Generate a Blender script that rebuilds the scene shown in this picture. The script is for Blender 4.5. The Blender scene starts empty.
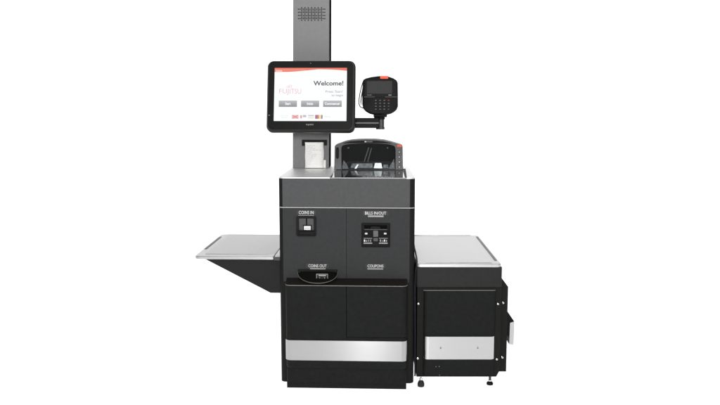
import bpy, bmesh, math, random
from mathutils import Matrix, Vector
random.seed(4)
sc = bpy.context.scene
col = sc.collection
R = math.radians
PI = math.pi

# ------------------------------------------------------------------ camera
FPX = 800.0; CX = 364.0; CY = 202.5; PITCH = R(7.62)
CAM = Vector((0, -4.0, 1.4935))
cp, sp = math.cos(PITCH), math.sin(PITCH)
cd = bpy.data.cameras.new('camera'); cam = bpy.data.objects.new('camera', cd); col.objects.link(cam)
cam.location = CAM; cam.rotation_euler = (R(90) - PITCH, 0, 0)
cd.sensor_width = 36; cd.lens = 36 * FPX / 720
cd.shift_x = -(CX - 360) / 720
cd.clip_end = 200
sc.camera = cam

class Frame:
    """a local frame; turns a measured photo point on a known local plane into local metres"""
    def __init__(s, M): s.M = M; s.I = M.inverted()
    def ray(s, px, py):
        u = (px - CX) / FPX; v = (CY - py) / FPX
        d = Vector((u, cp + v * sp, -sp + v * cp))
        return s.I @ CAM, s.I.to_3x3() @ d
    def y(s, px, py, y=0.0):
        o, d = s.ray(px, py); t = (y - o.y) / d.y; p = o + d * t
        return Vector((p.x, y, p.z))
    def z(s, px, py, z):
        o, d = s.ray(px, py); t = (z - o.z) / d.z; p = o + d * t
        return Vector((p.x, p.y, z))

# ------------------------------------------------------------------ materials
def newmat(name):
    m = bpy.data.materials.new(name); m.use_nodes = True
    nt = m.node_tree; b = nt.nodes['Principled BSDF']; return m, nt, b
def paint(name, rgb, rough=.5, bump=.15, var=.12, spec=.5, metal=0, scale=900, coat=0):
    m, nt, b = newmat(name); N = nt.nodes; L = nt.links
    tc = N.new('ShaderNodeTexCoord')
    n1 = N.new('ShaderNodeTexNoise'); n1.inputs['Scale'].default_value = scale; n1.inputs['Detail'].default_value = 2
    n2 = N.new('ShaderNodeTexNoise'); n2.inputs['Scale'].default_value = 60; n2.inputs['Detail'].default_value = 5
    L.new(tc.outputs['Object'], n1.inputs['Vector']); L.new(tc.outputs['Object'], n2.inputs['Vector'])
    r = N.new('ShaderNodeMapRange'); r.inputs[1].default_value = .3; r.inputs[2].default_value = .7
    r.inputs[3].default_value = 1 - var; r.inputs[4].default_value = 1 + var
    L.new(n2.outputs['Fac'], r.inputs[0])
    mx = N.new('ShaderNodeVectorMath'); mx.operation = 'SCALE'; mx.inputs[0].default_value = rgb
    L.new(r.outputs[0], mx.inputs['Scale']); L.new(mx.outputs[0], b.inputs['Base Color'])
    r2 = N.new('ShaderNodeMapRange'); r2.inputs[3].default_value = rough - .05; r2.inputs[4].default_value = rough + .05
    L.new(n2.outputs['Fac'], r2.inputs[0]); L.new(r2.outputs[0], b.inputs['Roughness'])
    if bump:
        bp = N.new('ShaderNodeBump'); bp.inputs['Strength'].default_value = bump; bp.inputs['Distance'].default_value = .0006
        L.new(n1.outputs['Fac'], bp.inputs['Height']); L.new(bp.outputs[0], b.inputs['Normal'])
    b.inputs['Specular IOR Level'].default_value = spec; b.inputs['Metallic'].default_value = metal
    b.inputs['Coat Weight'].default_value = coat
    return m
def steel(name, v=.6, rough=.3, stretch=(4, 4, 500), amt=.08, aniso=0.0, arot=0.0, rv=.06):
    m, nt, b = newmat(name); N = nt.nodes; L = nt.links
    tc = N.new('ShaderNodeTexCoord'); mp = N.new('ShaderNodeMapping'); mp.inputs['Scale'].default_value = stretch
    n = N.new('ShaderNodeTexNoise'); n.inputs['Scale'].default_value = 1.0; n.inputs['Detail'].default_value = 4
    L.new(tc.outputs['Object'], mp.inputs[0]); L.new(mp.outputs[0], n.inputs['Vector'])
    r = N.new('ShaderNodeMapRange'); r.inputs[1].default_value = .3; r.inputs[2].default_value = .7
    r.inputs[3].default_value = v * (1 - amt); r.inputs[4].default_value = v * (1 + amt)
    L.new(n.outputs['Fac'], r.inputs[0]); L.new(r.outputs[0], b.inputs['Base Color'])
    r2 = N.new('ShaderNodeMapRange'); r2.inputs[3].default_value = rough - rv; r2.inputs[4].default_value = rough + rv
    L.new(n.outputs['Fac'], r2.inputs[0]); L.new(r2.outputs[0], b.inputs['Roughness'])
    b.inputs['Metallic'].default_value = 1
    if aniso:
        b.inputs['Anisotropic'].default_value = aniso; b.inputs['Anisotropic Rotation'].default_value = arot
        tg = N.new('ShaderNodeTangent'); tg.direction_type = 'RADIAL'; tg.axis = 'Z'
        L.new(tg.outputs[0], b.inputs['Tangent'])
    return m
def flat(name, rgb, rough=.6, spec=.3):
    m, nt, b = newmat(name); b.inputs['Base Color'].default_value = (*rgb, 1); b.inputs['Roughness'].default_value = rough
    b.inputs['Specular IOR Level'].default_value = spec; return m
def srgb(h):
    o = []
    for i in (0, 2, 4):
        c = int(h[i:i+2], 16) / 255; o.append(c / 12.92 if c <= .04045 else ((c + .055) / 1.055) ** 2.4)
    return tuple(o)
def lit(name, h, s=1.0):
    m, nt, b = newmat(name); b.inputs['Base Color'].default_value = (.01, .01, .01, 1); b.inputs['Roughness'].default_value = .6
    b.inputs['Specular IOR Level'].default_value = .1
    b.inputs['Emission Color'].default_value = (*srgb(h), 1); b.inputs['Emission Strength'].default_value = s; return m

PANEL_TOP = paint('top_band_powder_coat', (.050, .0507, .052), .6, .35, .08, .25)  # top band set paler than the panels below it
PANEL = paint('dark_grey_powder_coat', (.0220, .0226, .0235), .65, .35, .10, .2)
DOOR = paint('black_powder_coat', (.0072, .0080, .0075), .65, .3, .2, .10)
SHELL = paint('black_side_paint', (.0065, .0065, .006), .6, .25, .2, .12)
LEDGE = paint('ledge_black', (.0105, .0088, .0078), .7, .2, .2, .15)
PLINTH = paint('plinth_black', (.0085, .0090, .0085), .65, .2, .2, .08)
BAND = paint('bagging_band_paint', (.0160, .0163, .0163), .65, .35, .12, .15)
COLUMN = paint('silver_grey_paint', (.138, .138, .1395), .5, .25, .06, .4)
TRIM = paint('trim_aluminium', (.30, .30, .30), .45, .0, .05)
LIP = paint('lip_pale_edge', (.13, .12, .11), .5, .0, .1)  # pale tone stands in for the highlight along the lip
BLACK = paint('black_plastic', (.0052, .0052, .0048), .55, .04, .15, .12)
BLACKGL = paint('black_gloss_plastic', (.0048, .0048, .0044), .35, .0, .1, .08)
MIDGREY = paint('grey_plastic', (.06, .06, .062), .45, .2, .1)
DKGREY = paint('dark_grey_plastic', (.028, .0285, .029), .45, .2, .1)
STEELH = steel('brushed_steel_strip', .39, .21, (3, 3, 700), .02, .95, .25, .02)
STEELS = steel('steel_side_shelf', .47, .42, (300, 3, 3), .05)
STEELM = steel('steel_shelf_sheet', .50, .5, (300, 3, 3), .06)
STOP = paint('grey_end_stop', (.13, .13, .13), .5, .0, .1)
STEELT = steel('steel_tray', .53, .42, (3, 300, 3), .05)
STEELB = steel('brushed_steel_plate', .50, .24, (3, 3, 700), .03, .93, .25, .03)
STEELC = steel('steel_countertop', .80, .45, (3, 350, 3), .06)
STEELD = steel('steel_rim_side', .28, .45, (3, 3, 200), .1)
BRKT = paint('bracket_black', (.0135, .0138, .0138), .65, .3, .12, .12)
COLB = flat('column_back_black', (.008, .008, .0075), .9, 0)
MSHELL = paint('monitor_shell', (.013, .013, .0125), .4, .03, .1, .3)
CHROME = steel('screw_chrome', .7, .25, (50, 50, 50), .05)
PAPER = paint('thermal_paper', (.82, .81, .78), .8, .1, .04, .2, scale=200)
WHITE = flat('white_print', (.62, .62, .62)); GREYP = flat('grey_print', (.26, .26, .25)); SOFTP = flat('soft_grey_print', (.14, .14, .14))
LETT = flat('panel_letter_white', (.50, .50, .50)); INK = flat('receipt_ink', (.62, .62, .62)); ORANGE = flat('orange_sticker', (.80, .10, .05)); KDIM = flat('dim_print', (.07, .075, .07)); REDK = flat('red_key', (.35, .02, .02))
LED = lit('white_indicator', 'e8eef0', .9); LEDG = lit('green_indicator', '9fd0b0', .6)
RUBBER = flat('rubber', (.012, .012, .012), .7); DEEP = flat('deep_recess', (.003, .003, .003), .9, .05)
TERMSCR = paint('terminal_display', (.020, .020, .020), .4, 0, .1, .15)
CORD = flat('tether_cord', (.012, .02, .016), .5)
def mk_glass():
    m, nt, b = newmat('scanner_glass'); N = nt.nodes; L = nt.links; N.remove(b)
    t = N.new('ShaderNodeBsdfTransparent'); t.inputs[0].default_value = (.8, .82, .82, 1)
    g = N.new('ShaderNodeBsdfGlossy'); g.inputs['Roughness'].default_value = .04
    f = N.new('ShaderNodeFresnel'); f.inputs[0].default_value = 1.5
    x = N.new('ShaderNodeMixShader'); L.new(f.outputs[0], x.inputs[0]); L.new(t.outputs[0], x.inputs[1]); L.new(g.outputs[0], x.inputs[2])
    L.new(x.outputs[0], N['Material Output'].inputs[0]); return m
GLASS = mk_glass()
PLATTER = paint('scanner_platter_glass', (.006, .006, .007), .05, 0, .1, 1.0)
for n_ in list(PLATTER.node_tree.links):
    if n_.to_socket.name == 'Roughness': PLATTER.node_tree.links.remove(n_)
PLATTER.node_tree.nodes['Principled BSDF'].inputs['Roughness'].default_value = .03; PLATTER.node_tree.nodes['Principled BSDF'].inputs['IOR'].default_value = 1.9
MIRB = steel('bright_reflection_plate', .75, .38, (30, 30, 30), .3); MIRD = paint('grey_inner_plate', (.40, .40, .42), .4, 0, .5, scale=50)  # also used on plates added for the window's lamp reflections

# ------------------------------------------------------------------ mesh builder
def rrect(x0, x1, z0, z1, r, n=6):
    r = min(r, abs(x1-x0)/2 - 1e-5, abs(z1-z0)/2 - 1e-5); o = []
    for cx, cz, a in ((x1-r, z0+r, -90), (x1-r, z1-r, 0), (x0+r, z1-r, 90), (x0+r, z0+r, 180)):
        for i in range(n+1):
            t = R(a + 90*i/n); o.append((cx + r*math.cos(t), cz + r*math.sin(t)))
    return o
def plan(x0, x1, yf, yb, r, n=8, xb0=None, xb1=None):
    """plan outline: rounded front corners, square back (front is low y)"""
    xb0 = x0 if xb0 is None else xb0; xb1 = x1 if xb1 is None else xb1
    o = [(xb0, yb)]
    for i in range(n+1):
        t = R(180 + 90*i/n); o.append((x0 + r + r*math.cos(t), yf + r + r*math.sin(t)))
    for i in range(n+1):
        t = R(270 + 90*i/n); o.append((x1 - r + r*math.cos(t), yf + r + r*math.sin(t)))
    o.append((xb1, yb)); return o
class MB:
    def __init__(s): s.v = []; s.f = []; s.m = []; s.mats = []
    def mi(s, m):
        if m not in s.mats: s.mats.append(m)
        return s.mats.index(m)
    def add(s, vs, fs, m):
        k = len(s.v); s.v += [tuple(v) for v in vs]; i = s.mi(m)
        for f in fs: s.f.append([a+k for a in f]); s.m.append(i)
    def box(s, x0, x1, y0, y1, z0, z1, m):
        x0, x1 = sorted((x0, x1)); y0, y1 = sorted((y0, y1)); z0, z1 = sorted((z0, z1))
        s.add([(x, y, z) for z in (z0, z1) for y in (y0, y1) for x in (x0, x1)],
              [(0,2,3,1),(4,5,7,6),(0,1,5,4),(2,6,7,3),(0,4,6,2),(1,3,7,5)], m)
    def loft(s, rings, m, caps=True):
        n = len(rings[0]); vs = [p for r in rings for p in r]; fs = []
        for k in range(len(rings)-1):
            for i in range(n):
                j = (i+1) % n; fs.append((k*n+i, k*n+j, (k+1)*n+j, (k+1)*n+i))
        if caps: fs.append(tuple(range(n))[::-1]); fs.append(tuple((len(rings)-1)*n+i for i in range(n)))
        s.add(vs, fs, m)
    def pz(s, poly, z0, z1, m): s.loft([[(x, y, z0) for x, y in poly], [(x, y, z1) for x, y in poly]], m)
    def py(s, poly, y0, y1, m): s.loft([[(x, y0, z) for x, z in poly], [(x, y1, z) for x, z in poly]], m)
    def frame(s, outer, inner, y0, y1, m):   # ring in xz extruded in y (same point count)
        n = len(outer); vs = [(x, y0, z) for x, z in outer] + [(x, y0, z) for x, z in inner] + [(x, y1, z) for x, z in outer] + [(x, y1, z) for x, z in inner]
        fs = []
        for i in range(n):
            j = (i+1) % n
            fs += [(i, j, n+j, n+i), (2*n+i, 3*n+i, 3*n+j, 2*n+j), (i, 2*n+i, 2*n+j, j), (n+i, n+j, 3*n+j, 3*n+i)]
        s.add(vs, fs, m)
    def tube(s, pts, r, m, n=10, caps=True):
        pts = [Vector(p) for p in pts]; rings = []; up = Vector((0, 0, 1))
        rr = r if isinstance(r, (list, tuple)) else [r]*len(pts)
        t0 = (pts[1]-pts[0]).normalized()
        a = t0.cross(up if abs(t0.z) < .9 else Vector((0, 1, 0))).normalized()
        for i, p in enumerate(pts):
            t = (pts[min(i+1, len(pts)-1)] - pts[max(i-1, 0)]).normalized()
            a = (a - t*a.dot(t)).normalized(); b = t.cross(a)
            rings.append([tuple(p + (a*math.cos(2*PI*k/n) + b*math.sin(2*PI*k/n))*rr[i]) for k in range(n)])
        s.loft(rings, m, caps)
    def disc(s, x, y, z, r, m, n=12, h=.0006): s.py([(x + r*math.cos(2*PI*k/n), z + r*math.sin(2*PI*k/n)) for k in range(n)], y, y+h, m)
    def text(s, body, x0, x1, z0, z1, y, m, bold=0.0, fitw=True):
        cu = bpy.data.curves.new('t', 'FONT'); cu.body = body; cu.size = 1; cu.offset = bold; cu.resolution_u = 3
        ob = bpy.data.objects.new('t', cu); col.objects.link(ob)
        dg = bpy.context.evaluated_depsgraph_get(); me = bpy.data.meshes.new_from_object(ob.evaluated_get(dg))
        vs = [v.co.copy() for v in me.vertices]; fs = [list(p.vertices) for p in me.polygons]
        ax0 = min(v.x for v in vs); ax1 = max(v.x for v in vs); ay0 = min(v.y for v in vs); ay1 = max(v.y for v in vs)
        sx = (x1-x0)/(ax1-ax0); sz = (z1-z0)/(ay1-ay0)
        s.add([(x0 + (v.x-ax0)*sx, y, z0 + (v.y-ay0)*sz) for v in vs], fs, m)
        bpy.data.objects.remove(ob); bpy.data.curves.remove(cu); bpy.data.meshes.remove(me)
    def build(s, name, parent=None, bevel=0, M=None, seg=2, fix=True, smooth=35):
        me = bpy.data.meshes.new(name); me.from_pydata(s.v, [], s.f)
        for m in s.mats: me.materials.append(m)
        me.polygons.foreach_set('material_index', s.m); me.update()
        if fix:
            bm = bmesh.new(); bm.from_mesh(me); bmesh.ops.recalc_face_normals(bm, faces=bm.faces); bm.to_mesh(me); bm.free()
        if smooth:
            me.polygons.foreach_set('use_smooth', [True]*len(me.polygons)); me.set_sharp_from_angle(angle=R(smooth))
        o = bpy.data.objects.new(name, me); col.objects.link(o)
        if parent: o.parent = parent
        if M is not None: o.matrix_local = M
        if bevel:
            b = o.modifiers.new('bevel', 'BEVEL'); b.width = bevel; b.segments = seg; b.limit_method = 'ANGLE'; b.angle_limit = R(40); b.harden_normals = True
        return o
def thing(name, M, label, cat, group=None):
    o = bpy.data.objects.new(name, None); col.objects.link(o); o.matrix_world = M; o.empty_display_size = .1
    o['label'] = label; o['category'] = cat
    if group: o['group'] = group
    return o

# ================================================================== KIOSK
YAW = R(-2.2)
MK = Matrix.Translation((-.09, -.0, 0)) @ Matrix.Rotation(YAW, 4, 'Z')
K = Frame(MK)
kiosk = thing('self_checkout_kiosk', MK, 'tall black and grey self-checkout machine with lit touchscreen on a silver column', 'checkout machine')
ZT = K.y(346, 177.6, 0).z            # countertop height
X0 = K.y(278.2, 185, 0.0).x; X1 = K.y(415.2, 185, 0.0).x
zb_body = K.y(346, 382.6, 0).z
YB = .66
Z = lambda py, y=0, px=346: K.y(px, py, y).z
X = lambda px, py=250, y=0: K.y(px, py, y).x

# shell: black body with rounded corners
m = MB()
sh = plan(X0, X1, .0, YB, .026, 10, X0+.0, K.z(408.2, 165.6, ZT).x)
m.pz(sh, zb_body, ZT-.0055, SHELL)
m.build('body', kiosk, .0015)
# countertop plate (steel) with cut for the scanner well: built of pieces
XL = X(329.8, 177.4, .012); XR = X(406.8, 177.4, .012)
yscan = K.z(340, 169.6, ZT).y
m = MB()
zt0, zt1 = ZT-.0055, ZT
xbr = K.z(408.2, 165.6, ZT).x
# left piece with rounded front-left corner
r = .026
pl = [(X0, YB)] + [(X0+r+r*math.cos(R(180+90*i/8)), r+r*math.sin(R(180+90*i/8))) for i in range(9)] + [(XL, 0), (XL, YB)]
m.pz(pl, zt0, zt1, STEELC)
pr = [(XR, YB), (XR, 0)] + [(X1-r+r*math.cos(R(270+90*i/8)), r+r*math.sin(R(270+90*i/8))) for i in range(9)] + [(xbr, YB)]
m.pz(pr, zt0, zt1, STEELC)
m.box(XL, XR, 0, .005, zt0, zt1, TRIM)
m.box(XL, XR, yscan+.13, YB, zt0, zt1, STEELC)
m.build('countertop', kiosk, .0008)
# rim line under countertop (rolled edge)
XP0 = X(283.2); XP1 = X(409.6)
Zs = Z(207.6)
m = MB()
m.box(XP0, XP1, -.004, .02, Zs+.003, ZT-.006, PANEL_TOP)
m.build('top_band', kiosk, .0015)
m = MB(); st = plan(X0-.0015, X1+.0015, -.006, .2, .027, 8)
m.pz(st, Zs-.0025, Zs+.0022, TRIM); m.build('trim_strip', kiosk, .001)

# middle panels, left and right
zmid0 = Z(278); xs = X(346.4, 240)
for a, b2 in ((XP0, xs-.0006), (xs+.0006, XP1)):
    m = MB(); m.box(a, b2, -.004, .02, zmid0-.02, Zs-.004, PANEL); m.build('front_panel', kiosk, .001)

# ledge + lower door
YD = -.075
XD0 = K.y(286.0, 310, YD+.03).x; XD1 = K.y(407.2, 310, YD+.03).x
zl1 = Z(278.3, -.004); zl0 = Z(285.6, YD)
RD = .030
A = plan(XD0, XD1, YD, .03, RD, 10); top = plan(XD0, XD1, -.009, .03, .006, 10)
m = MB(); m.loft([[(x, y, zl0) for x, y in A], [(x, y, zl1) for x, y in top]], LEDGE)
m.build('ledge', kiosk, .001)
m = MB(); A2 = plan(XD0-.0015, XD1+.0015, YD-.0018, .001, RD, 10)
m.pz(A2, zl0-.0032, zl0+.0004, LIP); m.build('ledge_lip', kiosk, .0006)
zst1 = Z(340.7, YD); zst0 = Z(360.6, YD); zd1 = zl0-.004; zdm = Z(337.3, YD); zd0 = Z(369.8, YD)
xs2 = X(346.4, 310, YD)
def half(P, cut, side):
    return [p for p in P if (p[0] < cut if side < 0 else p[0] > cut)] 
Pd = plan(XD0, XD1, YD, .001, RD, 10)
L_ = half(Pd, xs2, -1) + [(xs2-.001, YD), (xs2-.001, .001)]
R_ = [(xs2+.001, .001), (xs2+.001, YD)] + half(Pd, xs2, 1)
m = MB(); m.pz(L_, zst1-.004, zd1, DOOR); m.build('lower_door', kiosk, .0012)
m = MB(); m.pz(R_, zdm, zd1, DOOR); m.build('lower_door', kiosk, .0012)
# back-up panel behind the strip, curving in below it
m = MB()
Pb = plan(XD0, XD1, YD+.001, .001, RD, 10); Pc = plan(XD0+.002, XD1-.002, YD+.010, .001, RD, 10)
m.loft([[(x, y, zd0) for x, y in Pc], [(x, y, zd0+.012) for x, y in Pb], [(x, y, zst0+.02) for x, y in Pb], [(x, y, zdm-.002) for x, y in Pb]], DOOR)
m.build('lower_front', kiosk, .001)
# steel strip, follows the door's plan
Ps = plan(XD0-.003, XD1+.003, YD-.004, -.02, RD+.001, 16)
m = MB()
def strip_ring(x0, x1, yf, ye, r, th):
    o_ = plan(x0, x1, yf, ye, r, 16); i_ = plan(x0+th, x1-th, yf+th, ye, r-th, 16); return o_ + i_[::-1]
def strip_mesh(mb, ring, z0, z1, mat):
    n = len(ring); h = n//2; vs = [(x, y, z0) for x, y in ring] + [(x, y, z1) for x, y in ring]; fs = []
    for i in range(n): j = (i+1) % n; fs.append((i, j, n+j, n+i))
    for i in range(h-1): fs.append((i, i+1, n-2-i, n-1-i)); fs.append((n+i, n+i+1, 2*n-2-i, 2*n-1-i))
    mb.add(vs, fs, mat)
strip_mesh(m, strip_ring(XD0-.003, XD1+.003, YD-.004, -.02, RD+.001, .0022), zst0, zst1, STEELH)
m.build('steel_strip', kiosk)
# lower skirt and plinth
zk1 = zd0-.001; zk0 = Z(382.6, -.055); zfl = 0
m = MB(); m.pz(plan(XD0+.001, XD1-.001, YD+.014, .001, .02, 8), zk0, zk1, PLINTH); m.build('skirt', kiosk, .001)
m = MB(); XQ0 = X(287.0, 385, -.05); XQ1 = X(406.3, 385, -.05)
m.box(XQ0, XQ1, -.05, .6, .0, zk0-.0005, PLINTH); m.build('plinth', kiosk, .0012)

# ---------------- coin intake
fy = -.004
def BX(mb, px0, px1, py0, py1, y0, y1, mat, F=K, yref=None):
    yr = y0 if yref is None else yref
    a = F.y(px0, py1, yr); b = F.y(px1, py0, yr); c = F.y(px0, py0, yr); d = F.y(px1, py1, yr)
    mb.box((a.x+c.x)/2, (b.x+d.x)/2, y0, y1, a.z, b.z, mat)
def RR(px0, px1, py0, py1, y, r, F=K, n=5):
    a = F.y(px0, py1, y); b = F.y(px1, py0, y); return rrect(a.x, b.x, a.z, b.z, r, n)
m = MB()
m.frame(RR(296.2, 316, 216.6, 236.4, fy-.008, .009), RR(299, 313.6, 218.6, 231.6, fy-.008, .003), fy-.008, fy+.002, BLACK)
ci = m.build('coin_intake', kiosk, .0012)
m = MB(); BX(m, 299, 306, 218.4, 231.8, fy-.001, fy+.001, DKGREY); BX(m, 307.2, 313.6, 218.4, 231.8, fy-.001, fy+.001, DKGREY)
BX(m, 306, 307.2, 218.4, 231.8, fy-.0005, fy+.001, DEEP)
m.build('slot_plate', ci)
m = MB(); BX(m, 303.2, 311.6, 225.2, 231.3, fy-.006, fy, BLACK); BX(m, 304, 310.6, 226.1, 229.9, fy-.0072, fy-.005, WHITE)
BX(m, 304.6, 310, 227.9, 228.4, fy-.0076, fy-.007, GREYP); BX(m, 301.6, 303, 225.4, 231, fy-.005, fy, DKGREY)
m.build('coin_label', ci)
m = MB(); m.frame(RR(297.6, 314.8, 230.8, 236, fy-.02, .004), RR(299, 313.4, 231.8, 235, fy-.02, .003), fy-.011, fy-.0, BLACKGL)
BX(m, 298.5, 314, 231.3, 235.6, fy-.0045, fy, BLACK); m.build('coin_tray', ci)

# ---------------- bill module
m = MB()
m.frame(RR(361.4, 390.2, 223.2, 247.2, fy-.003, .003), RR(362.6, 388.8, 224.4, 246, fy-.003, .002), fy-.003, fy+.001, BLACKGL)
bm_ = m.build('bill_module', kiosk, .0006)
m = MB(); BX(m, 362.5, 388.9, 224.3, 246.1, fy-.001, fy+.001, BLACK)
BX(m, 364, 387.2, 225.2, 228.8, fy-.0018, fy, DEEP)
for a, b in ((363.6, 372.2), (379, 387.6)):
    BX(m, a, b, 242.8, 243.7, fy-.012, fy, GREYP)
    BX(m, a, b, 238, 238.7, fy-.008, fy, SOFTP)
m.build('bill_slot', bm_)
m = MB()
for a, b in ((363, 373), (378.2, 388.2)):
    m.py(RR(a, b, 230, 236.6, fy-.009, .006), fy-.009, fy, BLACKGL)
m.py(RR(370.5, 380.5, 226.5, 230.6, fy-.008, .006), fy-.008, fy, BLACK)
BX(m, 364, 387.3, 229.2, 229.9, fy-.011, fy, DKGREY)
m.py(RR(373.2, 378.2, 230.6, 236.8, fy-.011, .003), fy-.0125, fy, MIDGREY)
m.py(RR(373.4, 378, 238, 241.4, fy-.011, .003), fy-.010, fy, DKGREY)
m.py(RR(372.4, 378.9, 242, 246, fy-.011, .002), fy-.007, fy, BLACK)
m.build('bill_guide', bm_, .0008)
for px in (366.2, 385.2):
    m = MB(); m.py(RR(px-1.3, px+1.3, 232.8, 234.4, fy-.0105, .003), fy-.0112, fy-.008, LED); m.build('indicator_light', bm_)
for a, n in ((363.9, 4), (379.8, 4)):
    m = MB()
    for i in range(n):
        if (a < 370 and i == 3): m.py(RR(a+i*2, a+i*2+1.4, 239.5, 242, fy-.003, .002), fy-.003, fy, SOFTP)
        else: m.py(RR(a+i*2, a+i*2+1.2, 239.6+(i % 2)*.5, 241.8, fy-.003, .001), fy-.003, fy, [WHITE, GREYP, SOFTP][(i + (a > 370)) % 3])
    m.build('slot_lettering', bm_, smooth=0)

# ---------------- writing on the panels
def TX(mb, s, px0, px1, pyt, pyb, y, mat, F=K, bold=0.0):
    a = F.y(px0, pyb, y); b = F.y(px1, pyt, y); mb.text(s, a.x, b.x, a.z, b.z, y, mat, bold)
ty = fy - .0007
for s, a, b, t, bt, ua, ub, ut, ubt, um in (
    ('COINS IN', 298.8, 313.6, 210.9, 214.1, 298.2, 314.0, 215.2, 215.7, GREYP),
    ('BILLS IN/OUT', 365.0, 386.2, 211.6, 214.6, 368.0, 383.6, 215.5, 217.0, GREYP),
    ('COINS OUT', 308.4, 326.6, 264.4, 267.3, 310.0, 325.6, 268.2, 269.3, GREYP),
    ('COUPONS', 367.6, 383.4, 264.6, 267.4, 367.4, 383.2, 268.4, 269.4, GREYP)):
    m = MB(); BX(m, a-2.2, b+2.2, t-.6, bt+.5, ty+.0003, ty+.0008, flat('label_tape', (.0245, .0245, .024)))
    TX(m, s, a, b, t, bt, ty, LETT, bold=.010)
    BX(m, ua, ub, ut, ubt, ty, ty+.0008, um)
    lo = m.build('panel_lettering', kiosk, smooth=0, fix=False); lo['label'] = 'white %s lettering over a pale line' % s.lower().replace('/', ' or ')

# ---------------- coin cup
m = MB()
rim = []; inn = []; low = []; low2 = []
N_ = 24
for i in range(N_+1):
    t = PI*i/N_; sx = -math.cos(t); sy = math.sin(t)
    yy = fy - .085*sy**.9
    p = K.y(317.7 + 20*sx, 272.0 + 11.2*sy**.85, yy); rim.append(tuple(p))
    q = K.y(317.7 + 17.6*sx, 271.6 + 8.0*sy**.85, fy - .066*sy**.9); inn.append((q.x, q.y, q.z-.004))
    low.append((p.x*.95 + X(317.7)*.05, fy + (p.y-fy)*.80, p.z - .009)); low2.append((q.x, q.y*.9, q.z - .013))
n = N_+1
m.add(rim + low, [(i, i+1, n+i+1, n+i) for i in range(N_)], BLACK)
m.add(rim + inn, [(i, n+i, n+i+1, i+1) for i in range(N_)], BLACKGL)
bk = [(p[0], fy-.0005, Z(270.8, fy)-.004) for p in inn]
m.add(inn + bk, [(i, n+i, n+i+1, i+1) for i in range(N_)], BLACKGL)
m.add(low, [tuple(range(n))], BLACK)
cup = m.build('coin_cup', kiosk, smooth=50)
m = MB(); m.tube(rim, .0016, paint('cup_rim', (.11, .10, .09), .4, 0, .1), 8); m.build('cup_rim', cup)
m = MB(); BX(m, 297.8, 337.6, 269.8, 271.6, fy-.006, fy, BLACK); m.build('cup_hood', cup, .001)
m = MB(); yy = fy-.05
m.frame(RR(316.2, 328, 273.8, 282.4, yy, .002), RR(317.2, 327.2, 274.8, 281.6, yy, .001), yy-.001, yy+.002, SOFTP)
m.py(RR(317, 327.5, 274.4, 282, yy, .001), yy+.0004, yy+.004, BLACK)
BX(m, 318.6, 326, 275, 276.2, yy-.0005, yy+.001, GREYP)
BX(m, 319, 320.2, 277.5, 280.6, yy-.0005, yy+.001, GREYP); BX(m, 324, 325.2, 277.5, 280.6, yy-.0005, yy+.001, GREYP)
BX(m, 319, 325, 280, 280.6, yy-.0005, yy+.001, SOFTP); BX(m, 321.6, 322.6, 277.8, 279.4, yy-.0005, yy+.001, SOFTP)
m.build('coin_exit_label', cup)

# ---------------- column
yc = K.z(311, 168.0, ZT).y
pT0 = K.y(293.2, -60, yc); pT1 = K.y(329.4, -60, yc); pB0 = K.y(292.7, 168, yc); pB1 = K.y(328.9, 168, yc)
ztop = pT0.z
m = MB()
m.add([(pB0.x, yc, ZT), (pB1.x, yc, ZT), (pT1.x, yc, ztop), (pT0.x, yc, ztop), (pB0.x, yc+.012, ZT), (pB1.x, yc+.012, ZT), (pT1.x, yc+.012, ztop), (pT0.x, yc+.012, ztop)],
      [(0,1,2,3), (4,7,6,5), (0,4,5,1), (1,5,6,2), (2,6,7,3), (3,7,4,0)], COLUMN)
column = m.build('column', kiosk, .002)
m = MB(); i_ = .001
m.add([(pB0.x+.004, yc+.0125, ZT), (pB1.x+i_, yc+.0125, ZT), (pT1.x+i_, yc+.0125, ztop), (pT0.x+.004, yc+.0125, ztop), (pB0.x+.02, yc+.15, ZT), (pB1.x+i_-.001, yc+.15, ZT), (pT1.x+i_-.001, yc+.15, ztop), (pT0.x+.02, yc+.15, ztop)],
      [(0,1,2,3), (4,7,6,5), (0,4,5,1), (1,5,6,2), (2,6,7,3), (3,7,4,0)], COLB)
m.build('column_back', column, .002)
m = MB(); 
rr_ = .0034
for j in range(4):
    py = 9.2 + j*3.13
    for i in range(17):
        p = K.y(298.4 + i*1.65, py, yc-.0006); m.disc(p.x, yc-.0006, p.z, rr_, DEEP, 8)
for j in range(5):
    py = 7.7 + j*3.13
    for i in range(13):
        if i % 2 == 0 or j in (1, 3):
            p = K.y(301.7 + i*1.65, py, yc-.0006); m.disc(p.x, yc-.0006, p.z, rr_*(1 if i % 2 == 0 else .7), DEEP, 8)
m.build('speaker_grille', column, smooth=0)
# printer slot
m = MB(); BX(m, 301.8, 327.0, 139.9, 141.9, yc-.010, yc+.001, BLACK)
BX(m, 301.8, 304.6, 141.8, 145.8, yc-.014, yc+.001, BLACKGL); BX(m, 323.9, 327.0, 141.8, 145.4, yc-.014, yc+.001, BLACKGL)
BX(m, 304, 325, 141.8, 143, yc-.002, yc+.001, DEEP)
m.build('printer_slot', column, .0015)

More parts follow.
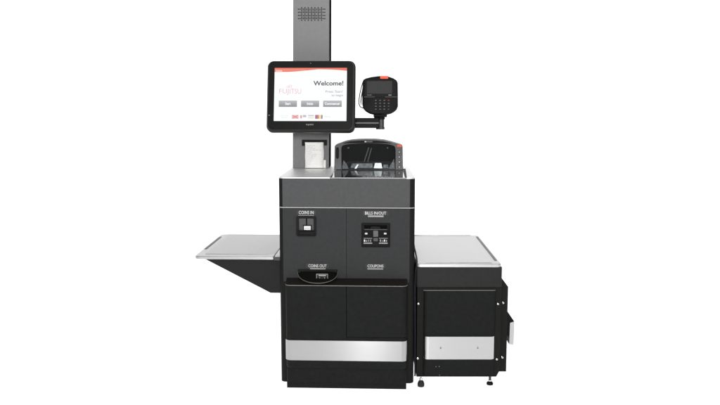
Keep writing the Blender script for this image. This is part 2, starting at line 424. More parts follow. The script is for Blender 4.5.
# ---------------- monitor
ym = .32
zm = K.y(310, 97, ym).z
MM = Matrix.Translation((0, ym, zm)) @ Matrix.Rotation(R(-13), 4, 'X')
F2 = Frame(MK @ MM)
a = F2.y(266.8, 96, 0); b = F2.y(355.2, 96, 0); c = F2.y(310, 60.4, 0); d = F2.y(310, 132, 0)
m = MB()
o1 = rrect(a.x, b.x, d.z, c.z, .034, 8)
o2 = rrect(a.x+.006, b.x-.009, d.z+.010, c.z-.004, .030, 8)
m.loft([[(x, .045, z) for x, z in rrect(a.x+.02, b.x-.02, d.z+.02, c.z-.02, .03, 8)], [(x, .035, z) for x, z in o1], [(x, .010, z) for x, z in o1], [(x, 0, z) for x, z in o2]], MSHELL)
monitor = m.build('monitor', kiosk, M=MM, smooth=25)
sa = F2.y(273.7, 121, -.001); sb = F2.y(347.0, 67.8, -.001)
# screen surround (glossy bezel glass)
m = MB()
ou = rrect(a.x+.0075, b.x-.0115, d.z+.012, c.z-.0055, .028, 6)
inn_ = rrect(sa.x, sb.x, sa.z, sb.z, .0006, 6)
m.frame(ou, inn_, -.0022, .001, BLACKGL); m.build('bezel', monitor)
# screen with its picture
SW = lit('screen_white', 'fbfdff'); SR = lit('screen_red', 'ee7766'); SO = lit('screen_orange', 'f09a86'); SP = lit('screen_pink', 'e9aab4')
SD = lit('screen_dark_text', '4a4a4e'); SG = lit('screen_grey_text', 'a9a6b2'); 
def gradient_mat(name, top, bot, z0, z1):
    m_, nt, b_ = newmat(name); N = nt.nodes; L = nt.links
    tc = N.new('ShaderNodeTexCoord'); sx = N.new('ShaderNodeSeparateXYZ'); mr = N.new('ShaderNodeMapRange'); mr.inputs[1].default_value = z0; mr.inputs[2].default_value = z1
    cr = N.new('ShaderNodeValToRGB'); cr.color_ramp.elements[0].color = (*srgb(bot), 1); cr.color_ramp.elements[1].color = (*srgb(top), 1)
    L.new(tc.outputs['Object'], sx.inputs[0]); L.new(sx.outputs[2], mr.inputs[0]); L.new(mr.outputs[0], cr.inputs[0]); L.new(cr.outputs[0], b_.inputs['Emission Color'])
    b_.inputs['Emission Strength'].default_value = 1; b_.inputs['Base Color'].default_value = (.01, .01, .01, 1); b_.inputs['Specular IOR Level'].default_value = .1
    return m_
S = MB()
S.add([(sa.x, -.0004, sa.z), (sb.x, -.0004, sa.z), (sb.x, -.0004, sb.z), (sa.x, -.0004, sb.z)], [(0,1,2,3)], SW)
ly = -.0008
def SB(px0, px1, py0, py1, mat, k=0): 
    a_ = F2.y(px0, py1, ly); b_ = F2.y(px1, py0, ly); y_ = ly - k*.0003
    S.add([(a_.x, y_, a_.z), (b_.x, y_, a_.z), (b_.x, y_, b_.z), (a_.x, y_, b_.z)], [(0,1,2,3)], mat)
def wave(topf, botf, mat, k):
    n = 40; vs = []
    for i in range(n+1):
        u = i/n; px = 274.2 + u*72.8
        p = F2.y(px, topf(u), ly); q = F2.y(px, botf(u), ly); p.x = min(max(p.x, sa.x), sb.x); q.x = min(max(q.x, sa.x), sb.x)
        vs += [(p.x, ly-k*.0003, min(p.z, sb.z)), (q.x, ly-k*.0003, q.z)]
    S.add(vs, [(2*i, 2*i+2, 2*i+3, 2*i+1) for i in range(n)], mat)
def w1(u): return 71.9 - 2.6*max(0, min(1, (u-.18)/.42))**1.3 if u < .6 else 69.3 + 1.5*((u-.6)/.4)**2
wave(lambda u: 67.8, w1, SR, 0)
wave(lambda u: 69.3 + .2*math.sin(u*5), lambda u: min(w1(u)-.3, 70.7 - .5*math.sin(u*4)) if u < .45 else 69.3 + .2*math.sin(u*5)+.01, SO, 1)
def ST(s, px0, px1, py0, py1, mat, bold=0, k=2):
    a_ = F2.y(px0, py1, ly); b_ = F2.y(px1, py0, ly); S.text(s, a_.x, b_.x, a_.z, b_.z, ly-k*.0003, mat, bold)
for i in range(5): SB(276+i*1.3, 276.9+i*1.3, 70.4, 71.6, lit('screen_pale', 'f7dcd8') if i == 0 else bpy.data.materials['screen_pale'], 2)
ST('FUJ', 279.2, 288.6, 88.9, 94.9, SP, -.012)
ST('ITSU', 289.8, 301.2, 88.9, 93.8, SP, -.012)
# looped mark above the name
for cx_, cy_, rx, rz in ((287.9, 87.0, 1.25, .95), (290.3, 86.2, 1.55, 1.25)):
    n = 20; vs = []
    for i in range(n):
        t = 2*PI*i/n
        for kk in (1, .74):
            p = F2.y(cx_ + rx*kk*math.cos(t), cy_ + rz*kk*math.sin(t), ly); vs.append((p.x, ly-.0006, p.z))
    S.add(vs, [(2*i, 2*i+1, (2*i+3) % (2*n), (2*i+2) % (2*n)) for i in range(n)], SP)
ST('Welcome!', 313.4, 343.4, 80.9, 85.6, SD, .022)
ST("Press 'Start'", 325.6, 343.0, 90.3, 92.7, SG, .01)
ST('to begin', 331.4, 343.2, 94.1, 97.0, SG, .01)
GB = gradient_mat('screen_button', 'bdbdbf', '8f8f92', F2.y(300, 106.9, ly).z, F2.y(300, 100.6, ly).z)
for a0, a1, s, t0, t1 in ((278.7, 297.0, 'Start', 285.2, 290.6), (301.0, 319.2, 'Inicio', 307, 313.2), (323.1, 341.8, 'Commencer', 324.8, 340.1)):
    SB(a0, a1, 100.6, 106.9, GB, 0); ST(s, t0, t1, 102.3, 105.0, SW, .03)
for a0, a1, t, bt, h in ((280, 284, 115.4, 116.2, 'eceff1'), (284.6, 288.6, 115.4, 116.2, 'eceff1'), (281, 287.6, 117.2, 118, 'eef0f4'),
    (291.8, 298.6, 115, 118.7, 'e9c5c8'), (300.2, 302, 115.2, 118.4, 'e8a0aa'), (302.8, 306.3, 115, 117.2, 'bfc0c8'),
    (308, 314, 115, 116, 'c9c4de'), (308, 314, 116, 117.5, 'f2f0ec'), (308, 314, 117.5, 118.5, 'efe6bb'),
    (315.2, 316.6, 114.9, 118.8, '7a6a94'), (316.6, 318.8, 114.9, 118.8, 'd9707a'), (318.8, 321.2, 114.9, 118.8, 'efdc9a'), (321.2, 322.6, 114.9, 118.8, '8c7fa0'),
    (324.4, 327.6, 116, 117, 'e3ebf4'), (328, 330.4, 116.2, 117.4, 'e9eff6')):
    SB(a0, a1, t, bt, lit('screen_badge_'+h, h), 1)
for (p0, p1) in (((292.4, 115.4), (298, 118.3)), ((292.4, 118.3), (298, 115.4))):
    q0 = F2.y(*p0, ly); q1 = F2.y(*p1, ly); w = .0022
    S.add([(q0.x, ly-.0006, q0.z-w), (q1.x, ly-.0006, q1.z-w), (q1.x, ly-.0006, q1.z+w), (q0.x, ly-.0006, q0.z+w)], [(0,1,2,3)], lit('screen_flag_red', 'e08088'))
S.build('screen', monitor, smooth=0, fix=False)
m = MB(); TX(m, 'FUJITSU', 306.2, 313.4, 123.9, 125.7, -.0028, GREYP, F2, .01); m.build('monitor_lettering', monitor, smooth=0, fix=False)
m = MB(); p = F2.y(310.6, 63.2, -.003); m.disc(p.x, -.003, p.z, .0028, MIDGREY, 12, .002); m.build('camera_lens', monitor)
m = MB(); BX(m, 268.4, 269.9, 114.9, 115.5, -.003, 0, lit('blue_status_light', '9fb4c8', .7), F2); m.build('status_light', monitor)
# monitor mount to the column
m = MB(); q = K.y(311, 100, yc)
m.box(q.x-.05, q.x+.05, .0, yc-ym-.005, -.06, .06, BLACK)
m.build('monitor_mount', monitor, .003, M=MM.inverted() @ Matrix.Translation((0, ym+.05, zm)) if False else None)
mm = bpy.data.objects['monitor_mount']; mm.matrix_local = MM.inverted() @ Matrix.Translation((0, ym+.04, zm))

# ---------------- arm for the card terminal
ya = .44
m = MB(); pa = K.y(331.5, 122.9, ya); pb = K.y(379, 122.9, ya)
h = abs(K.y(355, 117.9, ya).z - K.y(355, 127.9, ya).z)/2
for k, (f0, f1) in enumerate(((-1, -.22), (.22, 1))):
    zc0, zc1 = pa.z + f0*h, pa.z + f1*h
    m.box(pa.x-.02, pb.x, ya-.02, ya+.02, zc0, zc1, BLACK)
m.box(pa.x-.02, pb.x, ya-.014, ya+.014, pa.z-.22*h, pa.z+.22*h, MIDGREY)  # grey bar puts the highlight along the dark tube into colour
arm = m.build('terminal_arm', kiosk, .003, seg=3)
m = MB(); pt = K.y(381.2, 113, ya); pbm = K.y(381.2, 129.3, ya); rr2 = abs(K.y(384.5, 122, ya).x - K.y(377.8, 122, ya).x)/2
m.tube([(pt.x, ya, pbm.z), (pt.x, ya, pbm.z+.012), (pt.x, ya, pbm.z+.013), (pt.x, ya, pt.z)], [rr2*1.05, rr2*1.05, rr2*.92, rr2*.92], DKGREY, 24)
m.tube([(pt.x, ya, pt.z-.035), (pt.x, ya, pt.z-.012)], rr2*1.12, BLACK, 24)
BX(m, 374, 380, 112, 118.2, ya-.012, ya+.02, BLACK)
m.tube([(K.y(376, 128.3, ya).x, ya, K.y(376, 128.3, ya).z), (pt.x, ya, K.y(376, 128.3, ya).z)], .006, BLACK, 12)
m.build('arm_post', arm, .002)

# ---------------- left shelf
ZS = K.y(240, 256.6, .03).z
ysb = K.z(240, 234.2, ZS).y
m = MB()
xl = K.z(196.3, 254.5, ZS).x; xr = K.y(273.5, 256, .03).x
xw = X0 - .001
def rpoly(x0, x1, y0, y1, rfl, rbl, n=8):
    o = [(x1, y0), (x1, y1)]
    for i in range(n+1): t = R(90+90*i/n); o.append((x0+rbl+rbl*math.cos(t), y1-rbl+rbl*math.sin(t)))
    for i in range(n+1): t = R(180+90*i/n); o.append((x0+rfl+rfl*math.cos(t), y0+rfl+rfl*math.sin(t)))
    return o
th = .016
m.pz(rpoly(xl, xr, .03, ysb, .030, .030), ZS-th, ZS, STEELS)
m.box(xr, xw, .06, ysb, ZS-th, ZS-.0003, STEELS)
shelf = m.build('side_shelf', kiosk, .004, seg=3)
shelf['label'] = 'brushed steel shelf on a black triangular bracket'
def inset_panel(parent, F, x0, x1, y0, y1, z, rim=.004):
    # sunken mat bounded by a thin raised bead
    w = .0035
    q = MB(); q.box(x0+.001, x1+.03, y0+w+.001, y1-w-.001, z+.0001, z+.0009, STEELM); q.build('tray_sheet', parent)
    q = MB(); q.box(x0, x1, y0, y0+w, z, z+.0022, STEELS); q.build('bead', parent, .0006)
    q = MB(); q.box(x0, x1, y0-.0026, y0-.0002, z, z+.0006, STEELD); q.build('groove', parent)
    q = MB(); q.box(x0, x1, y1-w, y1, z, z+.002, STEELS); q.build('bead', parent, .0006)
xi0 = K.z(205.5, 254, ZS).x; xi1 = K.z(269.3, 254, ZS).x; yi0 = K.z(240, 254.3, ZS).y
inset_panel(shelf, K, xi0, xi1, yi0, ysb-.015, ZS)
m = MB(); yq0 = K.z(204, 249, ZS).y; yq1 = K.z(217, 237, ZS).y
xq = K.z(204.2, 249, ZS).x
m.loft([[(xq, yq0, z_) , (xq+.014, yq0, z_), (xq+.014+d_, yq1, z_), (xq+d_, yq1, z_)] for z_, d_ in ((ZS, 0), (ZS+.003, 0))], STOP)
m.build('end_stop', shelf, .0008)
m = MB(); yb0 = .10
Q = [K.y(206.5, 259.0, yb0), K.y(272, 290.6, yb0), K.y(283, 290.6, yb0), K.y(283, 259, yb0)]
zz = ZS - th - .0005
poly = [(Q[0].x, zz), (Q[1].x, Q[1].z), (min(Q[2].x, X0-.001), Q[1].z), (min(Q[3].x, X0-.001), zz)]
m.py(poly, yb0-.05, yb0+.45, BRKT); 
m.build('shelf_bracket', shelf, .002)
m = MB()
p0 = K.y(273.6, 256.5, .04); m.box(p0.x+.0005, X0+.004, .036, .0595, ZS-.02, ZS-.004, DKGREY)
m.build('shelf_hinge', shelf, .001)
# ================================================================== SCANNER (sits in the countertop well)
ysc = yscan
MS = MK @ Matrix.Translation((X(368, 177, .2), ysc, ZT-.006))
SCN = Frame(MS)
scan = thing('barcode_scanner', MS, 'black barcode scanner with arched upright window and glossy glass plate, set into the countertop', 'barcode scanner')
y0 = 0.0
pts = [(334.2, 170.3), (334.6, 146.2), (336, 144.6), (340.5, 143.0), (345.5, 141.2), (351, 140.1), (358, 139.5), (366, 139.2), (376, 139.4), (384, 140.2), (390, 141.6), (396, 143.4), (401, 144.9), (402.7, 146.4), (403.1, 171.5)]
P = [SCN.y(a, b, y0) for a, b in pts]; zlo = .0065
out = [(p.x, p.z) for p in P]; out[0] = (out[0][0], zlo); out[-1] = (out[-1][0], zlo)
wi = [(341.6, 169.3), (341.4, 150), (341.6, 147.4), (342.6, 145.6), (346, 144.4), (352, 143.8), (360, 143.5), (366, 143.4), (374, 143.5), (382, 143.7), (389, 144.3), (393.8, 145.6), (395.2, 147.4), (395.6, 150), (395.6, 169.3)]
win = [(SCN.y(a, b, y0).x, SCN.y(a, b, y0).z) for a, b in wi]
m = MB()
m.frame(out, win, -.006, .10, DKGREY)
body = m.build('scanner_body', scan, .003)
# dark hood band above the window
m = MB()
hb = [(343, 143.2), (350, 141.3), (358, 140.7), (366, 140.4), (376, 140.6), (384, 141.4), (392, 143.2)]
hp = [SCN.y(a, b, -.0075) for a, b in hb]; lowp = [SCN.y(a, max(b, 142.9)+.35, -.0075) for a, b in hb]
m.py([(p.x, p.z) for p in hp] + [(p.x, p.z) for p in lowp[::-1]], -.0078, -.005, BLACK)
BX(m, 364.6, 372.6, 141.3, 142.1, -.0084, -.007, SOFTP, SCN); BX(m, 364.6, 366.2, 141.2, 142.2, -.0088, -.007, WHITE, SCN)
m.build('hood_strip', body)
# recess: tapered walls; plates added at the bottom imitate lamp reflections
cxw = sum(p[0] for p in win)/len(win); czw = sum(p[1] for p in win)/len(win)
back = [(cxw + (x-cxw)*.80, czw + (z-czw)*.72 + .006) for x, z in win]
m = MB()
n = len(win)
vs = [(x, .002, z) for x, z in win] + [(x, .085, z) for x, z in back]
fs = [(i, (i+1) % n, n + (i+1) % n, n+i) for i in range(n-1)]
m.add(vs, fs, BLACKGL); m.add(vs, [(n-1, 0, n, 2*n-1)], MIDGREY); m.add([(x, .085, z) for x, z in back], [tuple(range(n))], DEEP)
cav = m.build('window_recess', body, fix=False, smooth=0)
m = MB()
def quad(c, y0_, y1_, mat):  # c: four photo points, first two at y0_, last two at y1_
    q = [SCN.y(*c[0], y0_), SCN.y(*c[1], y0_), SCN.y(*c[2], y1_), SCN.y(*c[3], y1_)]; m.add([tuple(v) for v in q], [(0,1,2,3)], mat)
quad(((342.4, 169), (348.5, 169), (347, 164.5), (342.6, 159)), .006, .03, MIRD)
quad(((388.5, 169), (394.8, 169), (394.6, 157.5), (390.5, 164.5)), .006, .03, MIRD)
quad(((349, 168.6), (387.5, 168.6), (386.5, 164.0), (350, 164.0)), .01, .05, DKGREY)
m.build('inner_walls', body, smooth=0)
for nm, c, ya_, yb_, mt in (
    ('reflection_plate', ((350, 168.8), (373, 168.8), (372.4, 163.4), (352, 163.4)), .014, .024, MIRD),
    ('reflection_plate', ((373.6, 169), (382.4, 169), (381.2, 163.0), (375, 163.0)), .012, .020, MIRB),
    ('reflection_plate', ((383, 168.6), (388.6, 168.6), (387.6, 164.5), (383.6, 164.5)), .012, .02, MIRD),
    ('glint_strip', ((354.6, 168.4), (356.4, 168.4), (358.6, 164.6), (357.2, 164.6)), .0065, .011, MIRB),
    ('inner_edge', ((363.6, 162), (364.6, 162), (369.4, 147.5), (368.2, 147.5)), .05, .06, LIP),
    ('inner_edge', ((367.2, 162), (368.1, 162), (372, 148), (371, 148)), .05, .06, LIP),
    ('inner_screw', ((347.6, 148.6), (349.2, 148.6), (349.2, 147.2), (347.6, 147.2)), .02, .021, GREYP),
    ('inner_screw', ((387, 148.6), (388.2, 148.6), (388.2, 147.2), (387, 147.2)), .02, .021, GREYP)):
    m = MB(); quad(c, ya_, yb_, mt); m.build(nm, body, smooth=0)
m = MB(); m.py(win, -.0015, .0, GLASS); m.build('window_glass', body, smooth=0)
# left oval grip, right key column
m = MB(); m.py(RR(335.9, 338.9, 147.2, 158.8, -.0075, .008, SCN), -.0072, -.004, BLACK); m.build('side_inset', body, .0006)
m = MB(); m.py(RR(397.0, 402.4, 144.6, 147.0, -.0078, .004, SCN), -.0085, -.004, flat('orange_label', (.62, .09, .05)))
BX(m, 398.4, 401.4, 145.6, 146.1, -.0089, -.008, lit('glowing_label_print', 'e9b8a8', .5), SCN); m.build('orange_label', body)  # printed line made to glow, though it is no lamp
for py, r_, mt in ((149.4, .0022, LEDG), (152, .0034, WHITE), (154.6, .0022, LEDG), (157, .0040, WHITE), (162, .0044, WHITE), (167, .0044, WHITE)):
    m = MB(); p = SCN.y(399.3 if py not in (149.4, 154.6) else 398.2, py, -.008)
    m.disc(p.x, -.0075, p.z, r_*1.45, BLACK, 16, .002); m.disc(p.x, -.0082, p.z, r_*.85, mt, 12, .001); m.build('key', body)
# platter: horizontal glass plate with dark frame
m = MB()
xa = SCN.I @ (MK @ Vector((XL+.001, 0, 0))); xb = SCN.I @ (MK @ Vector((XR-.001, 0, 0)))
yfr = (SCN.I @ (MK @ Vector((0, .0055, 0)))).y
m.box(xa.x, xb.x, yfr, .125, -.03, .002, BLACK)
plt = m.build('scanner_base', scan, .001)
m = MB(); m.pz([(SCN.y(334.2,170,0).x+.002, -.009), (xa.x+.010, yfr+.006), (xb.x-.008, yfr+.006), (SCN.y(402.8,170,0).x, -.009)], .0022, .0052, PLATTER); m.build('glass_plate', plt, .0006)

# ================================================================== RECEIPT
MR = MK @ Matrix.Translation((K.y(314, 168, yc-.02).x, yc-.02, ZT))
FR = Frame(MR)
m = MB()
def paper(mb, pl, pr, ptop, pbot, yo, end, mat, n=16):
    z1 = FR.y(314, ptop, 0).z
    xa_ = FR.y(pl, 155, -.005).x; xb_ = FR.y(pr, 155, -.005).x
    vs = []
    for i in range(n+1):
        u = i/n; z = z1*(1-u) + .003*u
        y = .008 + yo - end*u**2 + .004*math.sin(u*7+yo*300)
        for k in range(5):
            w = k/4; vs.append((xa_ + (xb_-xa_)*w + .0012*math.sin(u*9+k), y + .002*math.sin(w*3.1+u*3), z))
    mb.add(vs, [(i*5+k, i*5+k+1, (i+1)*5+k+1, (i+1)*5+k) for i in range(n) for k in range(4)], mat)
paper(m, 305.0, 323.6, 142.2, 168, -.006, .012, PAPER)
rec = m.build('receipt', None, fix=False, smooth=80)
s_ = rec.modifiers.new('solid', 'SOLIDIFY'); s_.thickness = .0004
rec.matrix_world = MR
rec['label'] = 'white paper receipts hanging from the printer slot down to the countertop'; rec['category'] = 'receipt'
m = MB(); z1 = FR.y(314, 160.2, 0).z
x0_ = FR.y(310, 155, 0).x; x1_ = FR.y(325.6, 155, 0).x
m.add([(x0_, .0095, .002), (x1_, .006, .002), (x1_, .0105, z1), (x0_, .0115, z1)], [(0,1,2,3)], PAPER)
o = m.build('torn_slip', rec, fix=False); 
m = MB(); random.seed(3)
for i in range(15):
    py = 145.6 + i*1.45; n_ = random.randint(2, 5); x = 306.4 + random.random()*1.5
    for k in range(n_):
        w = .8 + random.random()*2.6
        if x + w > 322.4: break
        zt_ = FR.y(314, py, 0).z; z1_ = FR.y(314, 142.2, 0).z; u = 1 - zt_/z1_
        yv = .008 - .006 - .012*u**2 + .004*math.sin(u*7-.006*300) - .0012
        a_ = FR.y(x, py+.35, yv); b_ = FR.y(x+w, py-.25, yv)
        m.add([(a_.x, yv, a_.z), (b_.x, yv, a_.z), (b_.x, yv, b_.z), (a_.x, yv, b_.z)], [(0,1,2,3)], INK); x += w + .6
m.build('receipt_print', rec, smooth=0, fix=False)

# ================================================================== CARD TERMINAL
ytm = ya - .03
zc_ = K.y(380, 114, ytm).z
MT = MK @ Matrix.Translation((K.y(380, 95, ytm).x, ytm, zc_)) @ Matrix.Rotation(R(-12), 4, 'X')
T = Frame(MT)
term = thing('card_terminal', MT, 'black card payment terminal with keypad, dark display and orange top sticker', 'card terminal')
ol = [(363.4, 79.6), (366, 78.2), (371, 77.0), (377, 76.1), (383, 75.8), (389, 76.6), (393.5, 78.2), (396.6, 80.2), (397.8, 82.8), (398.0, 95), (398.0, 106.4), (396.8, 109.4), (394, 111.8), (390.4, 113.6), (386, 114.4), (374, 114.4), (369.6, 113.4), (365.6, 111.2), (363.0, 108.2), (362.2, 104), (362.2, 95), (362.6, 85)]
o0 = [(T.y(a, b, -.03).x, T.y(a, b, -.03).z) for a, b in ol]
cxt = sum(p[0] for p in o0)/len(o0); czt = sum(p[1] for p in o0)/len(o0)
def sc_(k): return [(cxt+(x-cxt)*k, czt+(z-czt)*k) for x, z in o0]
m = MB()
m.loft([[(x, -.002, z) for x, z in sc_(.86)], [(x, -.010, z) for x, z in sc_(.99)], [(x, -.028, z) for x, z in o0], [(x, -.038, z) for x, z in sc_(.965)], [(x, -.040, z) for x, z in sc_(.93)]], BLACK)
tb = m.build('terminal_body', term, smooth=30)
yt = -.0402
m = MB(); m.frame(RR(364.8, 396.2, 79.6, 96.2, yt-.003, .006, T), RR(366.8, 392.2, 80.9, 93.6, yt-.003, .001, T), yt-.003, yt+.002, BLACKGL)
m.build('display_frame', tb, .0005)
m = MB(); BX(m, 366.6, 392.4, 80.7, 93.8, yt-.0012, yt+.001, TERMSCR, T); m.build('display', tb)
m = MB(); BX(m, 364, 397, 96.6, 97.2, yt-.0015, yt+.001, DKGREY, T); BX(m, 374.6, 385, 96.2, 97.3, yt-.004, yt, BLACK, T); m.build('card_slot', tb, .0004)
m = MB()
for i in range(4): BX(m, 367.2+i*1.15, 368+i*1.15, 94.6, 95.4, yt-.0036, yt-.002, SOFTP, T)
m.build('terminal_lettering', tb, smooth=0); m = MB()
for i in range(2): BX(m, 388.6+i*1.6, 389.8+i*1.6, 94.6, 95.5, yt-.0036, yt-.002, GREYP, T)
m.build('terminal_lettering', tb, smooth=0)
m = MB(); m.py(RR(373.4, 391.2, 98.6, 110.8, yt-.001, .003, T), yt-.001, yt+.001, BLACKGL); pad = m.build('keypad', tb, .0004)
names = ['1','2','3','X','4','5','6','<','7','8','9','O','*','0','#','+']
# sixteen keys with their printed marks
for j in range(4):
    for i in range(4):
        px = 375.9 + i*4.25; py = 100.4 + j*2.95
        m = MB(); m.py(RR(px-1.6, px+1.6, py-1.05, py+1.05, yt-.004, .0016, T), yt-.0035, yt, BLACK)
        mt = SOFTP if i < 3 else [REDK, SOFTP, KDIM, KDIM][j]
        BX(m, px-.75, px+.65, py-.42, py+.25, yt-.0042, yt-.003, mt, T); m.build('key', tb, .0004)
m = MB(); BX(m, 380.2, 388.2, 75.9, 78.7, -.0412, -.026, ORANGE, T); m.build('orange_sticker', tb, .0008)
cl = [(364.0, 79.8), (362.6, 83), (361.2, 88), (359.8, 94), (359.0, 100), (359.0, 104), (360.2, 106.8), (362.6, 108.0), (364.4, 107.6)]
m = MB(); m.tube([T.y(a, b, -.03) for a, b in cl], .0028, CORD, 8); m.build('stylus_cord', tb)
cl = [(364.4, 82), (363.2, 86), (362.4, 91), (361.4, 97), (360.8, 102), (361.4, 105)]
m = MB(); m.tube([T.y(a, b, -.02) for a, b in cl], [.002, .003, .003, .003, .003, .0015], BLACK, 8); m.build('stylus', tb)
m = MB(); BX(m, 373.5, 387, 111, 116.5, -.012, .01, BLACK, T); m.build('terminal_neck', tb, .003)

# ================================================================== BAGGING TABLE
YT = -.01
G0 = Frame(Matrix.Identity(4))
xc = G0.y(459, 380, YT).x
MG = Matrix.Translation((xc, .35, 0)); G = Frame(MG); gy = YT - .35
bag = thing('bagging_table', MG, 'low black bagging table with steel tray top and short levelling feet, right of the machine', 'bagging table')
gx0 = G.y(416.6, 275, gy).x; gx1 = G.y(502.2, 275, gy).x
zt = G.y(459, 264.0, gy).z; ztb = G.y(459, 267.4, gy).z
zb1 = ztb - .0006; zb0 = G.y(459, 287.2, gy).z
yback = G.z(450, 235.2, zt).y
gl0 = gx0 - 0.0; 
m = MB()
def plan4(x0, x1, y0, y1, r, n=6):
    return rrect(x0, x1, y0, y1, r, n)
m.pz(plan4(gl0, gx1-.004, gy-.002, yback, .02), ztb, zt, STEELT)
tray = m.build('tray', bag, .004, seg=3)
ti0 = G.z(425.5, 262.9, zt); ti1 = G.z(491.8, 263, zt)
yy0 = G.z(450, 262.8, zt).y
m = MB(); m.box(ti0.x, ti1.x, yy0, yy0+.006, zt+.0002, zt+.0024, STEELT); m.build('bead', tray, .0006)
m = MB(); m.box(ti0.x, ti1.x, yy0-.006, yy0-.0004, zt+.0002, zt+.0007, STEELD); m.build('groove', tray)
m = MB(); m.box(gl0+.01, ti1.x, yback-.012, yback-.006, zt+.0002, zt+.003, STEELT); m.build('bead', tray, .0006)
m = MB(); y_a = G.z(497, 260.6, zt).y; y_b = G.z(480, 237, zt).y; xe = G.z(497.0, 260.6, zt).x
m.loft([[(xe-.012, y_a, z_), (xe, y_a, z_), (xe, y_b, z_), (xe-.012, y_b, z_)] for z_ in (zt, zt+.003)], STOP)
m.build('end_stop', tray, .0008)
m = MB(); m.pz(plan4(gx0, gx1, gy, yback-.004, .010), zb0, zb1, BAND); m.build('top_band', bag, .0015)
zf0 = G.y(459, 376.9, gy+.01).z
xf0 = G.y(416.8, 340, gy+.01).x; xf1 = G.y(500.6, 340, gy+.01).x
m = MB()
m.py([(xf0, zf0), (xf1-.018, zf0), (xf1, zf0+.035), (xf1, zb0-.0006), (xf0, zb0-.0006)], gy+.012, yback-.03, SHELL)
cab = m.build('cabinet_body', bag, .002)
# curved front panel with its steel strip
xp0 = G.y(423.2, 330, gy).x; xp1 = G.y(495.6, 330, gy).x
zp1 = G.y(459, 290.2, gy).z; zp0 = G.y(459, 375.6, gy).z
Pp = plan(xp0, xp1, gy-.004, gy+.02, .022, 10)
m = MB(); m.pz(Pp, zp0, zp1, DOOR); fp = m.build('front_panel', bag, .0015)
m = MB(); BX(m, 423, 496, 287.3, 290.2, gy+.006, gy+.02, LEDGE, G); BX(m, 423.6, 495.4, 290.1, 290.7, gy-.0045, gy, LIP, G); m.build('panel_lip_and_shade', fp, .0004)  # dark brown strip stands in for the recess shade under the band
zs1 = G.y(459, 336.8, gy-.01).z; zs0 = G.y(459, 359.4, gy-.01).z
m = MB(); strip_mesh(m, strip_ring(xp0+.001, xp1-.001, gy-.010, gy+.014, .026, .002), zs0, zs1, STEELB)
strip2 = m.build('steel_strip', bag)
def screw(F, parent, px, py, y, r, side=None, mat=CHROME):
    p = F.y(px, py, y); m = MB()
    n = 14
    rings = [[(p.x + k*r*math.cos(2*PI*i/n), y + dy, p.z + k*r*math.sin(2*PI*i/n)) for i in range(n)] for k, dy in ((1, .004), (1, .0), (.8, -.003), (.45, -.004))]
    m.loft(rings, mat); m.disc(p.x, y-.0045, p.z, r*.35, BLACK, 8, .001); m.build('screw', parent)
for a, b in ((440.7, 348.1), (477.8, 348.1)): screw(G, strip2, a, b, gy-.0125, .0040, mat=STEELD)
for a, b in ((418.4, 303.6), (417.8, 358.4), (498.0, 303.9), (496.8, 359.2)): screw(G, cab, a, b, gy+.008, .0062)
for a, b in ((436, 366.7), (439.2, 366.5), (439.6, 375)):
    m = MB(); p = G.y(a, b, gy-.0045); m.disc(p.x, gy-.0046, p.z, .0018, GREYP, 8); m.build('scuff_mark', fp)
# right side skin (stands off the side, further back)
ysd = gy + .05
m = MB()
pl_ = [(501.2, 275), (502.4, 278.4), (508.4, 286.8), (506.0, 371.6), (499.8, 371.6)]
q = [G.y(a, b, ysd) for a, b in pl_]; xx = (q[2].x + q[3].x)/2
m.py([(q[0].x-.01, q[0].z), (q[1].x-.002, q[1].z), (xx, q[2].z), (xx, q[3].z), (q[4].x-.01, q[3].z)], ysd, yback-.05, SHELL)
side = m.build('side_panel', bag, .0015)
for a, b in ((503.2, 302.8), (502.4, 357.4)): screw(G, side, a, b, ysd-.004, .0062, mat=CHROME)
# bag holder bracket on the right side
yh = ysd + .10
m = MB()
q = [G.y(a, b, yh) for a, b in ((505.5, 309.5), (514.4, 321.6), (514.4, 324), (509.5, 324.5), (509.5, 336), (505.5, 336))]
m.py([(p.x, p.z) for p in q], yh, yh+.35, SHELL)
br = m.build('side_bracket', side, .001)
m = MB()
q = [G.y(a, b, yh-.01) for a, b in ((509.9, 323.0), (514.5, 321.6), (513.6, 344.9), (509.1, 344.3))]
m.py([(p.x, p.z) for p in q], yh-.010, yh+.34, STEELS)
m.build('bracket_plate', side, .0012)
# levelling feet
def foot(px, ptop, pbot, y, rb, hb, stem, mat):
    p = G.y(px, pbot, y); q_ = G.z(px, pbot, 0.0); x_ = q_.x; yv = q_.y
    n = 20; m = MB(); z2 = zf0+.004
    prof = [(rb*.95, 0), (rb, .004), (rb, hb*.45), (rb*.75, hb*.8), (stem*1.1, hb)]
    m.loft([[(x_ + r*math.cos(2*PI*i/n), yv + r*math.sin(2*PI*i/n), z) for i in range(n)] for r, z in prof], mat)
    f = m.build('foot', bag)
    m = MB(); m.tube([(x_, yv, hb), (x_, yv, z2)], stem, CHROME if mat is RUBBER else DKGREY, 14); m.build('threaded_stem', f)
    # nut
    m = MB(); m.tube([(x_, yv, hb+.001), (x_, yv, hb+.007)], stem*1.5, CHROME, 6); m.build('nut', f)
foot(420.9, 378, 386.2, 0, .018, .034, .0055, RUBBER)
foot(489.8, 376, 384.4, 0, .0175, .018, .0065, BLACK)
for px, py in ((430, 0), (480, 0)):
    x_ = G.y(px, 380, gy).x; n = 16; m = MB()
    m.loft([[(x_ + r*math.cos(2*PI*i/n), yback-.08 + r*math.sin(2*PI*i/n), z) for i in range(n)] for r, z in ((.017, 0), (.018, .012), (.007, .02), (.006, zf0+.004))], BLACK); m.build('foot', bag)
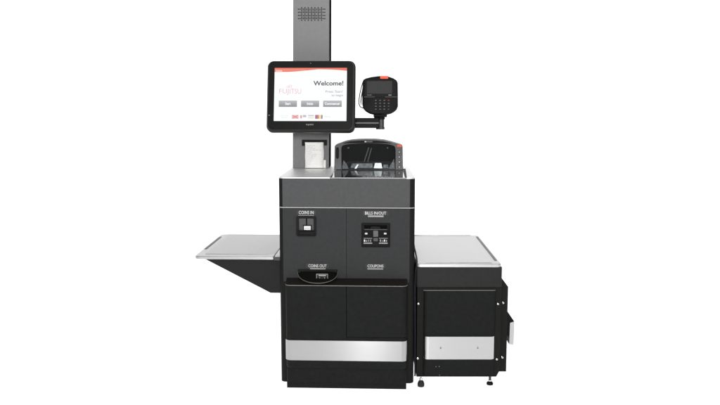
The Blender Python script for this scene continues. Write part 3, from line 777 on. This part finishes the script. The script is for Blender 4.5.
# cable between the two units
ccl = [(413.6, 243), (414.4, 248), (415.6, 253), (416.6, 258), (417.0, 262), (416.4, 267), (415.4, 272), (414.9, 290), (415.1, 330), (415.0, 376)]
cab_pts = [K.y(a, b, .02 if b < 270 else .03) for a, b in ccl]
m = MB(); m.tube(cab_pts, .0042, flat('cable_black', (.008, .008, .012), .45), 10)
c_ = m.build('power_cable', kiosk)

# ================================================================== SETTING: seamless white sweep, made translucent for added lamps behind and beneath
def mk_sweep():
    m, nt, b = newmat('translucent_white_sweep'); N = nt.nodes; L = nt.links; N.remove(b)
    d = N.new('ShaderNodeBsdfDiffuse'); d.inputs[0].default_value = (.9, .9, .9, 1)
    t = N.new('ShaderNodeBsdfTranslucent'); t.inputs[0].default_value = (.95, .95, .95, 1)
    x = N.new('ShaderNodeMixShader'); x.inputs[0].default_value = .5
    L.new(d.outputs[0], x.inputs[1]); L.new(t.outputs[0], x.inputs[2]); L.new(x.outputs[0], N['Material Output'].inputs[0]); return m
SWP = mk_sweep()
prof = [(-7.5, 0), (2.6, 0)] + [(2.6 + 1.2*math.sin(R(a)), 1.2 - 1.2*math.cos(R(a))) for a in range(6, 91, 6)] + [(3.8, 4.6)]
m = MB(); vs = []; W = 7
for y, z in prof: vs += [(-W, y, z), (W, y, z)]
m.add(vs, [(2*i, 2*i+1, 2*i+3, 2*i+2) for i in range(len(prof)-1)], SWP)
fl = m.build('floor', None, fix=False, smooth=60); fl['kind'] = 'structure'

def area(name, loc, rot, sx, sy, e, c=(1, 1, 1)):
    l = bpy.data.lights.new(name, 'AREA'); l.shape = 'RECTANGLE'; l.size = sx; l.size_y = sy; l.energy = e; l.color = c
    o = bpy.data.objects.new(name, l); col.objects.link(o); o.location = loc; o.rotation_euler = rot; return o
area('added_under_floor_light', (0, -1.9, -.8), (R(180), 0, 0), 16, 13, 1200)  # lamp added under the floor to keep it white and shadowless
area('added_backdrop_light', (0, 4.8, 1.8), (R(-90), 0, 0), 16, 7, 680)  # lamp added behind the sweep to turn the backdrop pure white
def aim(o, tgt): o.rotation_euler = (Vector(tgt) - o.location).to_track_quat('-Z', 'Y').to_euler()
k = area('key_light', (-.22, -4.5, 2.05), (0, 0, 0), .4, .8, 155); aim(k, (0, 0, .8))
t = area('overhead_light', (0, -2.2, 3.4), (0, 0, 0), 3.0, 1.6, 35); aim(t, (0, .3, .9))

w = bpy.data.worlds.new('World'); sc.world = w; w.use_nodes = True
w.node_tree.nodes['Background'].inputs[0].default_value = (1, 1, 1, 1); w.node_tree.nodes['Background'].inputs[1].default_value = .30
sc.view_settings.view_transform = 'Standard'; sc.view_settings.look = 'None'
sc.view_settings.exposure = 0; sc.view_settings.gamma = 1
sc.render.engine = 'CYCLES'
